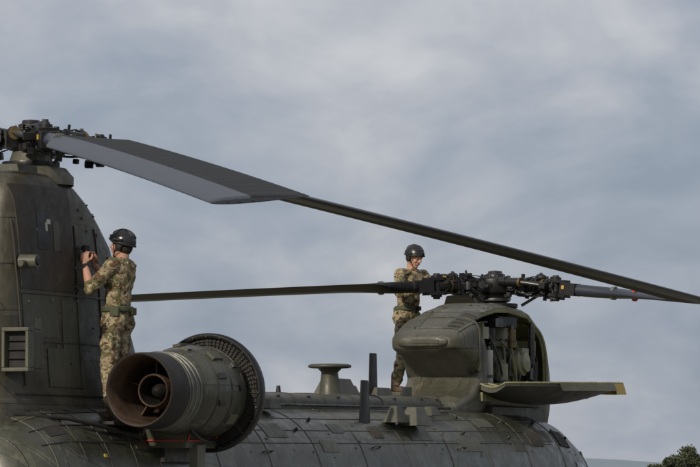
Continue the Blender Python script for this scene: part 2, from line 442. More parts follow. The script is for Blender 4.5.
b.box((.32,-.05,5.05),(.3,.3,.08),M_PYL,taper=.8)
b.finish('aft_pylon_fittings',heli,.006)

# ------------------------------------------------------------ engines
def engine(side):
    s=-1 if side=='right' else 1
    cy=s*1.28; cz=3.07; b=B(); A=(0,cy,cz)
    ax=(1,0,0)
    b.lathe(A,ax,[(-.31,.325),(-.315,.332),(-.30,.342),(.0,.352),(.18,.35)],M_NOZD,64)
    b.lathe(A,ax,[(-.31,.325),(-.30,.315),(.0,.290),(.25,.24),(.42,.20)],M_NOZ,64)
    b.lathe(A,ax,[(.42,.20),(.425,.0005)],M_NOZD,64)
    b.lathe(A,ax,[(-.02,.135),(-.035,.145),(-.02,.155),(.30,.175)],M_NOZ,48)
    b.lathe(A,ax,[(-.02,.135),(.30,.10)],M_NOZD,48)
    b.lathe(A,ax,[(.02,.0005),(.05,.05),(.2,.09),(.42,.1)],M_NOZD,32)
    for k in range(5):
        t=2*math.pi*k/5+.3; u=Vector((0,math.cos(t),math.sin(t)))
        b.box(Vector((.15,cy,cz))+u*.21,(.2,.012,.12),M_NOZ,Matrix.Rotation(t-math.pi/2,3,'X'))
    for i,xx in enumerate((.02,.065,.11,.155,.20,.245)):
        r=.358+(.006 if i%2 else 0)
        b.lathe(A,ax,[(xx,r-.02),(xx+.004,r),(xx+.03,r),(xx+.034,r-.02)],M_SEAL if i%2 else M_OLIVEL,56)
    b.lathe(A,ax,[(.18,.33),(.28,.357),(.30,.375),(.5,.408),(.75,.435),(1.0,.43),(1.16,.41)],M_ENG,64)
    for xx,r in((.5,.410),(.75,.438),(1.02,.432)): b.lathe(A,ax,[(xx,r-.01),(xx+.003,r+.004),(xx+.018,r+.004),(xx+.021,r-.01)],M_DARK,56)
    b.lathe(A,ax,[(1.15,.40),(1.15,.505)],M_DARK,72)
    b.lathe(A,ax,[(1.15,.505),(1.125,.515),(1.12,.545),(1.135,.562),(1.20,.562),(1.26,.545),(1.34,.50),(1.42,.38),(1.46,.2),(1.47,.001)],M_BLACK,72)
    for r in(.425,.455,.485): b.lathe(A,ax,[(1.148,r-.006),(1.138,r-.005),(1.138,r+.005),(1.148,r+.006)],M_NOZD,72)
    for k in range(72):
        t=2*math.pi*k/72; u=Vector((0,math.cos(t),math.sin(t)))
        b.box(Vector((1.142,cy,cz))+u*.455,(.016,.007,.10),M_OLIVE if k%9==0 else M_BLACK,Matrix.Rotation(t-math.pi/2,3,'X'))
        if k%3==0: b.cyl(Vector((1.108,cy,cz))+u*.532,Vector((1.125,cy,cz))+u*.532,.010,.010,M_STEEL,6)
    for t,x,sz,m in[(20,.62,(.12,.06,.03),M_BLACK),(50,.7,(.2,.1,.03),M_OLIVE),(75,.45,(.08,.08,.03),M_OLIVEL),(-15,.6,(.1,.05,.03),M_BLACK),(-35,.9,(.16,.1,.03),M_OLIVEL),(35,.95,(.08,.05,.03),M_STEEL),(100,.75,(.25,.08,.03),M_OLIVE),(5,.95,(.05,.05,.03),M_BLACK)]:
        u=Vector((0,s*math.cos(R(t)),math.sin(R(t)))); rr=interp([(.3,.375),(.5,.408),(.75,.435),(1.0,.43)],x)[0]
        th=math.atan2(u.z,u.y)
        b.box(Vector((x,cy,cz))+u*(rr+.004),sz,m,Matrix.Rotation(th-math.pi/2,3,'X'))
    b.box((.86,s*1.12,2.70),(.75,.5,.30),M_OLIVE,taper=1.1); b.box((.95,s*.95,2.60),(.7,.3,.36),M_PYL)
    b.box((.95,s*.80,3.02),(.5,.3,.3),M_OLIVE); b.cyl((.6,s*.75,2.85),(.6,s*1.1,2.95),.05,.05,M_BLACK)
    yo=s*1.388
    for (x0,z0,x1,z1) in[(.50,2.62,1.1,2.62),(1.1,2.62,1.2,2.80),(1.2,2.80,.56,2.80),(.56,2.80,.50,2.62)]:
        b.cyl((x0,yo,z0),(x1,yo,z1),.010,.010,M_RED,6)
    for zz in(2.62,2.78): b.cyl((.470,s*.92,zz),(.470,s*1.36,zz),.009,.009,M_RED,6)
    b.cyl((.470,s*.92,2.62),(.470,s*.92,2.78),.009,.009,M_RED,6)
    b.box((.75,s*1.36,2.46),(.16,.08,.24),M_OLIVEL,taper=1.15)
    b.tube(bez((.2,s*1.1,2.76),(.25,s*1.0,2.62),(.45,s*.9,2.62)),.022,M_STEEL,8)
    b.tube(bez((.35,s*1.45,2.78),(.5,s*1.48,2.58),(1.1,s*1.40,2.62)),.018,M_BLACK,8)
    b.finish('engine_nacelle_'+side,heli,.004)
engine('right'); engine('left')

# ------------------------------------------------------------ forward pylon (open cowlings)
FP=Surf([(9.60,.30,3.86,3.78,3.5),(9.64,.37,3.89,3.74,3.6),(9.72,.41,3.93,3.70,3.8),(10.0,.45,4.05,3.62,4),(10.2,.475,4.12,3.45,4),(10.35,.49,4.17,3.2,4),(10.5,.50,4.22,2.95,4),(10.9,.52,4.29,2.95,3.8),(11.3,.54,4.31,2.92,3.6),(12.0,.52,4.27,2.88,3.4),(12.4,.46,4.15,2.80,3.2),(12.75,.36,3.92,2.70,2.8),(13.0,.24,3.6,2.60,2.4),(13.1,.1,3.3,2.6,2.2)])
xs=[9.60,9.62,9.64,9.68,9.72,9.8,9.9,10.0,10.1]+[10.2+.1*i for i in range(23)]+[12.5,12.62,12.75,12.88,13.0,13.06,13.1]
xs=sorted(set(round(q,3) for q in xs)); na=72
bm_v=[];bm_f=[];uvs=[]
for x in xs:
    for i in range(na):
        p=FP.pt(x,i*5); bm_v.append(p); uvs.append((x,p.z*1.2))
for i in range(len(xs)-1):
    xm=(xs[i]+xs[i+1])/2
    for j in range(na):
        a=(j*5+2.5); a=a-360 if a>180 else a
        pz=FP.pt(xm,a).z
        side = (-60<a<56)
        port = (a>124 or a<-120)
        if 10.2<xm<12.45 and pz>3.28 and side: continue
        if 10.5<xm<12.3 and pz>3.28 and port: continue
        k=(j+1)%na
        bm_f.append([i*na+j,(i+1)*na+j,(i+1)*na+k,i*na+k])
b=B(); b.add(bm_v,bm_f,M_COWL,True,uvs)
b.mi(M_OLIVE); b.mi(M_PRIMER)
ob=b.finish('forward_pylon_cowling',heli)
me=ob.data
f0=max(me.polygons,key=lambda q:q.center.z)
if f0.normal.z<0: me.flip_normals()
sd=ob.modifiers.new('skin','SOLIDIFY'); sd.thickness=.03; sd.offset=0; sd.material_offset=2; sd.material_offset_rim=2
b=B()
# blunt aft end plate closing the hood, painted
def endring(x,k):
    c=Vector((x,0,3.82)); return [c+(FP.pt(9.60,i*5,.016)-Vector((9.60,0,3.82)))*k for i in range(na)]
rs=[endring(9.605,1.0),endring(9.585,1.0),endring(9.572,.93),endring(9.566,.6),endring(9.565,.02)]
b.rings(rs,M_COWL,False,uvs=[(.1,.1)]*(na*5))
b.box((9.562,-.05,3.82),(.012,.34,.045),M_OLIVE)
BS=Surf([(8.9,.15,3.06,2.9,2.5),(9.2,.32,3.10,2.9,2.8),(9.6,.43,3.16,2.9,3),(9.9,.46,3.24,2.9,3.4),(10.1,.47,3.34,2.9,3.6),(10.25,.475,3.50,2.9,4),(10.32,.475,3.70,2.9,4),(10.36,.475,3.95,2.9,4),(10.42,.475,4.0,2.9,4)])
xs=[8.9,9.0,9.2,9.4,9.6,9.75,9.9,10.0,10.1,10.18,10.25,10.29,10.32,10.34,10.36,10.42]
b.rings([[BS.pt(x,i*5) for i in range(72)] for x in xs],M_COWL,True,uvs=[(x*1.0,i*.07) for x in xs for i in range(72)])
b.box((11.3,0,2.99),(1.7,1.06,.2),M_OLIVE)
for k in range(5):
    FP.patch(b,9.85+k*.10,9.90+k*.10,52,76,.026,M_DARK,2,6)
FP.patch(b,9.8,10.4,48,80,.020,M_OLIVE)
FP.patch(b,9.85,10.3,96,124,.020,M_OLIVE)
FP.line(b,[(10.15,a) for a in range(-30,180,6)],.018,.012,M_OLIVE)
FP.line(b,[(9.75+i*.1,35) for i in range(8)],.016,.008,M_DARK)
FP.line(b,[(10.9,a) for a in range(60,122,6)],.016,.008,M_DARK); FP.line(b,[(11.9,a) for a in range(60,122,6)],.016,.008,M_DARK)
for i in range(26):
    x=random.uniform(9.8,12.2); a=random.uniform(60,110); FP.patch(b,x,x+.03,a,a+2,.021,random.choice([M_DARK,M_OLIVE,M_BLACK]),1,1)
b.finish('forward_pylon_fittings',heli,.005)

b=B()
b.lathe((11.75,0,3.1),(0,0,1),[(0,.40),(.12,.40),(.13,.34),(.35,.30),(.37,.36),(.43,.36),(.45,.28),(.7,.25),(.72,.31),(.78,.31),(.8,.22),(1.15,.18)],M_GEAR,40)
for k in range(24):
    t=2*math.pi*k/24
    for z,r in((3.53,.335),(3.88,.29)): b.cyl((11.75+r*math.cos(t),r*math.sin(t),z),(11.75+r*math.cos(t),r*math.sin(t),z+.03),.013,.013,M_STEEL,6)
for k in range(10):
    t=2*math.pi*k/10
    b.box((11.75+.29*math.cos(t),.29*math.sin(t),3.36),(.10,.015,.26),M_GEAR,Matrix.Rotation(t,3,'Z'))
b.cyl((10.45,0,3.55),(11.5,0,3.55),.11,.14,M_GEAR); b.cyl((10.7,0,3.55),(10.78,0,3.55),.19,.19,M_STEEL)
for x in(10.24,12.42):
    b.tube([FP.pt(x,a,-.03) for a in range(-30,181,8)],.022,M_PRIMER,6)
for x in(10.8,11.4,12.0):
    b.tube([FP.pt(x,a,-.04) for a in range(62,181,8)],.022,M_PRIMER,6)
b.tube([FP.pt(10.25+i*.22,56,-.02) for i in range(11)],.022,M_PRIMER,6)
b.box((11.3,0.40,3.6),(2.1,.02,.8),M_PRIMER); b.box((10.44,0,3.6),(.03,.84,.9),M_PRIMER); b.box((11.3,-.45,3.2),(2.2,.1,.1),M_PRIMER)
for zz in(3.45,3.75,4.0): b.box((11.3,.38,zz),(2.1,.03,.03),M_GEAR)
for x0,x1 in((11.2,11.6),(12.3,11.95)):
    b.cyl((x0,-.42,3.22),(x1,-.2,3.9),.024,.024,M_PRIMER,10)
for (x,y,z,r,h,m) in[(10.58,-.34,3.35,.06,.40,M_STEEL),(10.75,-.36,3.3,.05,.45,M_WHITE),(11.1,-.38,3.3,.08,.30,M_GEAR),(12.2,-.34,3.3,.07,.35,M_BLACK),(12.05,-.4,3.62,.04,.45,M_STEEL),(10.95,-.3,3.75,.06,.26,M_BLACK),(11.45,-.38,3.8,.05,.22,M_BRASS)]:
    b.cyl((x,y,z),(x,y,z+h),r,r,m,16); b.cyl((x,y,z+h*.3),(x,y,z+h*.36),r*1.25,r*1.25,M_STEEL,16); b.cyl((x,y,z+h),(x,y,z+h+.05),r*.6,r*.4,M_STEEL,12)
for (x,y,z,sx_,sy,sz,m) in[(10.6,-.28,3.95,.22,.2,.14,M_GEAR),(11.0,-.30,4.08,.25,.2,.10,M_BLACK),(12.25,-.25,3.8,.16,.2,.2,M_PRIMER),(11.85,-.43,3.5,.10,.1,.14,M_BLACK),(10.6,-.3,3.27,.3,.18,.08,M_OLIVE),(11.6,-.43,3.30,.35,.10,.08,M_PRIMER),(11.4,-.1,4.1,.6,.5,.12,M_NOZD),(11.75,-.40,3.72,.22,.08,.16,M_GEAR)]:
    b.box((x,y,z),(sx_,sy,sz),m)
b.lathe((11.72,-.30,3.62),(0,-1,.1),[(0,.16),(.12,.16),(.13,.12),(.17,.12),(.18,.05),(.2,.001)],M_GEAR,28)
for i in range(22):
    x0=random.uniform(10.5,12.3);x1=x0+random.uniform(-.45,.45);x1=min(12.3,max(10.5,x1))
    y=random.uniform(-.44,-.3)
    b.tube(bez((x0,y,random.uniform(3.25,3.5)),((x0+x1)/2,y-.05,random.uniform(3.4,3.9)),(x1,y+.08,random.uniform(3.5,4.05)),10),random.choice([.007,.010,.014]),random.choice([M_BLACK,M_BLACK,M_NOZD,M_STEEL,M_PRIMER]),6)
b.finish('forward_transmission',heli,.004)

def door(side):
    s=-1 if side=='right' else 1
    b=B(); nx,ny=20,12
    g=[];g2=[]
    for i in range(nx+1):
        u=i/nx; x=10.15+2.2*u
        w=.30+.72*min(1,u*1.5)**.7
        if u>.92: w*=1-.25*((u-.92)/.08)**2
        r=[];r2=[]
        for j in range(ny+1):
            v=j/ny; y=.50+w*v
            z=3.34-.05*math.sin(v*3.0)+.03*u+.02*v
            dep=.035+(.17*(1-v)**.8+.05*math.sin(math.pi*v))*max(.15,max(0,math.sin(math.pi*u))**.5)
            r.append(Vector((x,s*y,z))); r2.append(Vector((x,s*y,z-dep)))
        g.append(r);g2.append(r2)
    top=[p for r in g for p in r]; bot=[p for r in g2 for p in r]; m=ny+1
    q=[[i*m+j,i*m+j+1,(i+1)*m+j+1,(i+1)*m+j] for i in range(nx) for j in range(ny)]
    b.add(top,q,M_PRIMER,True); b.add(bot,q,M_COWL,True)
    ed=[(i,0) for i in range(nx+1)]+[(nx,j) for j in range(1,m)]+[(i,ny) for i in range(nx-1,-1,-1)]+[(0,j) for j in range(ny-1,0,-1)]
    e1=[g[i][j] for i,j in ed]; e2=[g2[i][j] for i,j in ed]; n=len(ed)
    b.add(e1+e2,[[k,(k+1)%n,n+(k+1)%n,n+k] for k in range(n)],M_OLIVE,False)
    b.tube([p+Vector((0,0,.004)) for p in e1],.012,M_PRIMER,6,True)
    for i in range(2,nx,3): b.tube([g[i][j]+Vector((0,0,.01)) for j in range(m)],.014,M_PRIMER,6)
    for u in(10.5,11.3,12.1):
        b.cyl((u,s*.50,3.30),(u+.12,s*.50,3.30),.03,.03,M_STEEL,10)
    def toe(i0,i1,mat,drop):
        e=[g[i][ny] for i in range(i0,i1+1)]
        vs=e+[p+Vector((0,s*.05,-drop)) for p in e]+[p+Vector((0,s*.012,0)) for p in e]
        k=len(e); b.add(vs,[[i,i+1,k+i+1,k+i] for i in range(k-1)]+[[2*k+i,2*k+i+1,k+i+1,k+i] for i in range(k-1)],mat,False)
    toe(6,15,M_OLIVEL,.09); toe(15,nx,M_YEL,.13)
    tip=g[nx][ny]
    vs=[g[nx][ny-7]+Vector((.012,0,0)),g[nx][ny]+Vector((.012,0,0)),g[nx][ny]+Vector((.012,s*.05,-.13)),g[nx][ny-7]+Vector((.012,0,-.06))]
    b.add(vs,[[0,1,2,3]],M_YEL,False)
    a0=[g2[nx-3][ny-5],g2[nx][ny-5],g2[nx][ny],g2[nx-3][ny]]
    b.add([p+Vector((0,0,-.008)) for p in a0],[[0,1,2,3]],M_YEL,False)
    b.cyl(tip+Vector((-.2,s*.04,-.06)),tip+Vector((-.2,s*.07,-.07)),.03,.03,M_BLACK,12)
    b.box((12.0,s*.85,3.37),(.14,.10,.04),M_BLACK)
    b.finish('work_platform_'+side,heli,.003)
door('right')
b=B()
b.box((11.3,.98,3.24),(2.1,.98,.05),M_OLIVE); b.box((11.3,1.48,3.25),(2.1,.03,.07),M_PRIMER)
for u in(10.5,11.3,12.1): b.cyl((u,.9,2.85),(u,1.35,3.22),.02,.02,M_STEEL,8)
b.finish('work_platform_left',heli,.004)

# ------------------------------------------------------------ rotor heads + blades
def rotor(name,c,blades,pitches,slopes,chord=.74,Lr=9.14,seed=1):
    rnd=random.Random(seed); c=Vector(c); b=B(); KR=.80
    b.lathe(c,(0,0,1),[(-.5,.10),(-.42,.10),(-.42,.28),(-.36,.30),(-.34,.30),(-.33,.22),(-.28,.22),(-.27,.27),(-.22,.27),(-.21,.14),(-.12,.14),(-.11,.20),(-.08,.23),(.07,.23),(.09,.19),(.10,.12),(.13,.12),(.14,.09),(.17,.08),(.18,.001)],M_BLACK,36)
    for k in range(12):
        t=k*math.pi/6; b.cyl(c+Vector((.17*math.cos(t),.17*math.sin(t),.08)),c+Vector((.17*math.cos(t),.17*math.sin(t),.115)),.016,.016,M_STEEL,6)
    b.lathe(c,(0,0,1),[(-.20,.16),(-.19,.18),(-.16,.18),(-.15,.16)],M_STEEL,24)
    for az,pit,sl in zip(blades,pitches,slopes):
        al=az-HEAD; d=Vector((math.cos(al),math.sin(al),0)); t=Vector((-d.y,d.x,0)); Z=Vector((0,0,1))
        def P(r,tt=0,z=0):
            r=r*KR
            return c+d*r+t*tt*.9+Z*(z*.85-sl*max(0,r-.3))
        Mx=Matrix((d,t,Z)).transposed()
        Mt=Mx@Matrix.Rotation(math.atan(sl),3,'Y')
        b.box(P(.27),(.26,.22,.16),M_BLACK,Mx)
        b.cyl(P(.38,-.19),P(.38,.19),.075,.075,M_BLACK); b.cyl(P(.38,-.22),P(.38,-.19),.05,.05,M_STEEL,12); b.cyl(P(.38,.19),P(.38,.215),.05,.05,M_STEEL,12)
        b.box(P(.47,.11),(.18,.06,.14),M_BLACK,Mt); b.box(P(.47,-.11),(.18,.06,.14),M_BLACK,Mt)
        b.cyl(P(.5),P(1.02),.085,.085,M_BLACK)
        for r,q,m in((.55,.105,M_BLACK),(.63,.10,M_NOZD),(.70,.112,M_BLACK),(.80,.10,M_BRASS),(.87,.108,M_BLACK)):
            b.cyl(P(r),P(r+.035),q,q,m,24)
            for k in range(10):
                a=k*math.pi/5; uu=t*math.cos(a)*q*.85+Z*math.sin(a)*q*.85
                b.cyl(P(r+.03)+uu,P(r+.055)+uu,.011,.011,M_STEEL,6)
        b.ell(P(.76,.02,.13),(.075,.06,.045),M_BLACK,Mt,14,8); b.cyl(P(.76,.02,.16),P(.76,.02,.20),.02,.018,M_STEEL,10)
        b.box(P(.72,.2,-.02),(.11,.25,.06),M_BLACK,Mt); b.cyl(P(.70,.32,.04),P(.70,.32,-.07),.035,.035,M_STEEL,12)
        b.cyl(P(.70,.32,-.03),c+d*.26+t*.18+Z*(-.24),.018,.018,M_STEEL,10); b.cyl(P(.66,.31,-.06),P(.5,.27,-.14),.03,.03,M_BLACK,10)
        b.cyl(P(.22,-.22,.04),P(.58,-.25,.04),.05,.05,M_BLACK,18); b.cyl(P(.58,-.25,.04),P(.92,-.17,.02),.025,.025,M_STEEL,12)
        b.cyl(P(.30,-.225,.04),P(.33,-.227,.04),.06,.06,M_BLACK,18); b.cyl(P(.55,-.247,.04),P(.585,-.25,.04),.058,.058,M_BRASS,18)
        b.box(P(.9,-.13,.02),(.08,.15,.07),M_BLACK,Mt)
        b.cyl(P(1.02,0,-.15),P(1.02,0,.15),.065,.065,M_BLACK,20); b.cyl(P(1.02,0,.15),P(1.02,0,.18),.045,.035,M_NOZD,14); b.cyl(P(1.02,0,-.18),P(1.02,0,-.15),.04,.045,M_BLACK,14)
        for zz in(-.1,.1): b.box(P(1.07,0,zz),(.22,.17,.04),M_BLACK,Mt)
        b.box(P(1.25),(.2,.17,.15),M_BLACK,Mt)
        b.box(P(.92,.05,.125),(.035,.035,.02),M_YEL,Mt); b.box(P(1.19,-.105,.02),(.035,.012,.045),M_YEL,Mt); b.box(P(.47,-.160,.03),(.035,.012,.025),M_YEL,Mt)
        b.cyl(P(1.95),P(2.0),.080,.080,M_SEAL,20)
        if az>R(300): b.cyl(P(2.3),P(2.34),.074,.074,M_RED,20)
        for k in range(7):
            r0=rnd.uniform(.15,.6); r1=rnd.uniform(.6,1.05); s0=rnd.uniform(-.2,.2); zt=rnd.choice([1,1,-1])
            b.tube(bez(P(r0,s0,.08*zt),P((r0+r1)/2,s0+rnd.uniform(-.1,.1),zt*rnd.uniform(.13,.22)),P(r1,s0*.5,.08*zt),8),rnd.choice([.007,.010,.012]),rnd.choice([M_BLACK,M_BLACK,M_NOZD]),6)
        for k in range(30):
            b.box(P(rnd.uniform(.2,1.1),rnd.uniform(-.2,.2),rnd.uniform(-.17,.14)),(rnd.uniform(.02,.08),rnd.uniform(.02,.08),rnd.uniform(.02,.07)),rnd.choice([M_BLACK,M_BLACK,M_NOZD,M_NOZD,M_STEEL]),Mt@Matrix.Rotation(rnd.uniform(-.5,.5),3,'Z'))
        for k in range(14):
            q=P(rnd.uniform(.25,1.1),rnd.uniform(-.2,.2),rnd.uniform(-.15,.12)); b.cyl(q,q+Vector((rnd.uniform(-.02,.02),rnd.uniform(-.02,.02),rnd.uniform(.04,.08))),.014,.014,rnd.choice([M_BLACK,M_STEEL,M_NOZD]),8)
    b.finish(name+'_head',heli,.003)
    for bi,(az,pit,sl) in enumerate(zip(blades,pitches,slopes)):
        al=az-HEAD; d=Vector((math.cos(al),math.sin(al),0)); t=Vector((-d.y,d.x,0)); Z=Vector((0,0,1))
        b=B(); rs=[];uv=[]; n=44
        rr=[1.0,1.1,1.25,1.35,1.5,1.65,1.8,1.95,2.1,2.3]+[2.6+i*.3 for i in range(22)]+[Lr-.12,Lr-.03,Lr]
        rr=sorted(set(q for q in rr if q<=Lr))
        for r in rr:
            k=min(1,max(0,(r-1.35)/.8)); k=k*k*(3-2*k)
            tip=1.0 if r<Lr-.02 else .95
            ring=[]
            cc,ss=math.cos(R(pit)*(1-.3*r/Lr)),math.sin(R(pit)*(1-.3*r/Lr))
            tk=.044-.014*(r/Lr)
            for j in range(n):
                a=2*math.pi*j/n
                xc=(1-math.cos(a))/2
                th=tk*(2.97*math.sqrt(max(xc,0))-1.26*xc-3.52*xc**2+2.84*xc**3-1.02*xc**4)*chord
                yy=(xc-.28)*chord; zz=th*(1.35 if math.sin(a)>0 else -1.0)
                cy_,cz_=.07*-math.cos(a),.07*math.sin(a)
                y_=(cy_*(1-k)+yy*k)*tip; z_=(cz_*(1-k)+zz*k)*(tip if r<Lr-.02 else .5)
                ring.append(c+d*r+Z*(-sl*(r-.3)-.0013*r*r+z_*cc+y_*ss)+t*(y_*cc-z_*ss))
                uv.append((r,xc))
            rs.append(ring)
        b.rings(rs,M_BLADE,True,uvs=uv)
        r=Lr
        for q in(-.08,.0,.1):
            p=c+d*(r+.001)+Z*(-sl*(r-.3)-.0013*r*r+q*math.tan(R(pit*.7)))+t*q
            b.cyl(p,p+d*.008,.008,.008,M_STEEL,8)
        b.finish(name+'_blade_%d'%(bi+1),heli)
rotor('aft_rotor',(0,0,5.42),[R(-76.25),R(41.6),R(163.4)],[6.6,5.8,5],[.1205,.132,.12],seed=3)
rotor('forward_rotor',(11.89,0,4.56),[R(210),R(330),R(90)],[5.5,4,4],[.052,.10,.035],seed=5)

# ------------------------------------------------------------ dorsal antennas & fairings
b=B()
def fin(x,ls,z0,h,c0,c1,th,mat,lean=0):
    vs=[]
    for z,c,of in((z0,c0,0),(z0+h,c1,lean)):
        for k in range(12):
            a=2*math.pi*k/12; vs.append((x+of+c/2*math.cos(a),-ls+th/2*math.sin(a),z))
    b.add(vs,[[i,(i+1)%12,12+(i+1)%12,12+i] for i in range(12)]+[list(range(12,24))],mat,False)
def topmush(x,ls):
    b.lathe((x,-ls,3.05),(0,0,1),[(0,.20),(.05,.17),(.12,.12),(.36,.09),(.40,.13)],M_OLIVE,28)
    b.lathe((x,-ls,3.45),(0,0,1),[(0,.13),(.005,.20),(.012,.235),(.035,.235),(.05,.2),(.055,.001)],M_OLIVE,36)
topmush(6.95,.0)
fin(8.15,0,3.05,.60,.26,.18,.045,M_BLACK,.0)
fin(6.15,.75,2.80,.50,.30,.18,.05,M_BLACK,.0)
b.box((8.3,0,3.22),(.5,.18,.10),M_OLIVEL,taper=.7)
fin(8.8,.1,3.05,.24,.5,.25,.05,M_OLIVEL,.1)
b.box((7.35,.1,3.25),(.55,.34,.20),M_OLIVEL,taper=.6); b.box((7.6,.05,3.2),(.3,.2,.16),M_BRASS,taper=.5)
b.box((7.2,-.90,2.93),(.5,.24,.2),M_OLIVEL,taper=.45); b.box((6.8,-.84,2.95),(.34,.18,.18),M_OLIVE,taper=.4)
b.box((8.0,-.75,3.0),(.3,.16,.10),M_OLIVE,taper=.5)
b.box((4.0,-.6,3.02),(.3,.2,.1),M_OLIVE,taper=.7); b.cyl((5.6,0,3.15),(5.6,0,3.24),.03,.02,M_BLACK,10)
b.finish('dorsal_antennas',heli,.006)

b=B()
for s in(-1,1):
    SP=[(1.2,.15,.9),(1.5,.38,.95),(2.2,.42,1.0),(8.5,.42,1.0),(9.3,.36,1.0),(9.8,.1,.95)]
    b.rings([[Vector((x,s*1.25+r*math.cos(a)*1.1,zc+r*.95*math.sin(a))) for a in [2*math.pi*k/24 for k in range(24)]] for x,r,zc in SP],M_FUS,True)
    for x,tw in((1.6,1),(8.9,2)):
        for k in range(tw):
            y=s*(1.35+.34*k-.17*(tw-1))
            b.lathe((x,y-.12,.33),(0,1,0),[(0,.18),(.0,.28),(.04,.33),(.20,.33),(.24,.28),(.24,.18)],M_RUB,28,True)
        b.cyl((x,s*1.3,.33),(x,s*1.2,1.0),.06,.07,M_STEEL)
b.box((-1.3,0,1.45),(.8,1.7,.5),M_PYL)
b.finish('landing_gear_and_sponsons',heli,.01)
b=B()
for k,(x,a) in enumerate([(-1.2,40),(-.9,34),(-.5,50),(-.2,36),(.2,30),(-1.3,60)]):
    FUS.patch(b,x,x+.22,a,a+9,.006,[M_DARK,M_OLIVE,M_OLIVEL][k%3],4,4)
for a in(34,48,62): FUS.line(b,[(-1.4+i*.15,a) for i in range(18)],.002,.008,M_DARK)
for x in(-1.3,-.85,-.4,.1,.6): FUS.line(b,[(x,15+i*4) for i in range(20)],.002,.008,M_OLIVEL if x<-1 else M_DARK)
b.tube([FUS.pt(-1.3,70,.03),FUS.pt(-.8,50,.05),FUS.pt(-.3,44,.04),FUS.pt(.3,36,.04)],.018,M_RUB,8)
b.box((.3,-.72,2.775),(.9,.45,.03),M_DARK)
FUS.patch(b,-.5,-.45,24,26,.008,M_YEL,2,2)
b.finish('aft_fuselage_fittings',heli,.004)

# =================================================================== SOLDIERS
def voxel(ob,size,smooth=4,wr=None):
    m=ob.modifiers.new('remesh','REMESH'); m.mode='VOXEL'; m.voxel_size=size; m.use_smooth_shade=True
    s=ob.modifiers.new('smooth','SMOOTH'); s.factor=.5; s.iterations=smooth
    if wr:
        tx=bpy.data.textures.new('folds','CLOUDS'); tx.noise_scale=wr[1]; tx.noise_depth=2
        d=ob.modifiers.new('folds','DISPLACE'); d.texture=tx; d.strength=wr[0]; d.mid_level=.5; d.texture_coords='LOCAL'
def hand(b,wrist,d,n,mat,curl=50,thumbdir=None,scale=1.0,spread=.02):
    d=Vector(d).normalized(); n=Vector(n); n=(n-d*n.dot(d)).normalized(); s=d.cross(n).normalized()
    if thumbdir is not None and s.dot(Vector(thumbdir))<0: s=-s
    w=Vector(wrist); M=Matrix((d,s,n)).transposed(); k=scale
    b.ell(w+d*.05*k,(.055*k,.042*k,.017*k),mat,M,16,10)
    b.caps(w-d*.02*k,w+d*.03*k,.026*k,.026*k,mat)
    for i,(off,ln) in enumerate([(.031,.92),(.010,1.0),(-.011,.95),(-.031,.76)]):
        p=w+d*(.085-.006*abs(i-1))*k+s*off*k; ang=curl*.55; r=.0098*k
        b.caps(w+d*.03*k+s*off*.7*k,p,.013*k,.0105*k,mat,10)
        for seg,sl in enumerate((.044,.028,.022)):
            a=R(ang+i*3); dirn=(d*math.cos(a)+n*math.sin(a)+s*spread*(1.5-i)).normalized()
            q=p+dirn*sl*ln*k; b.caps(p,q,r,r*.9,mat,10); r*=.9; p=q; ang+=curl*.75
    p=w+d*.02*k+s*.028*k
    for dirn,sl in(((d*.55+s*.62+n*.5),.045),((d*.8+s*.15+n*.6),.034),((d*.85-s*.1+n*.55),.026)):
        q=p+dirn.normalized()*sl*k; b.caps(p,q,.013*k,.0105*k,mat,10); p=q
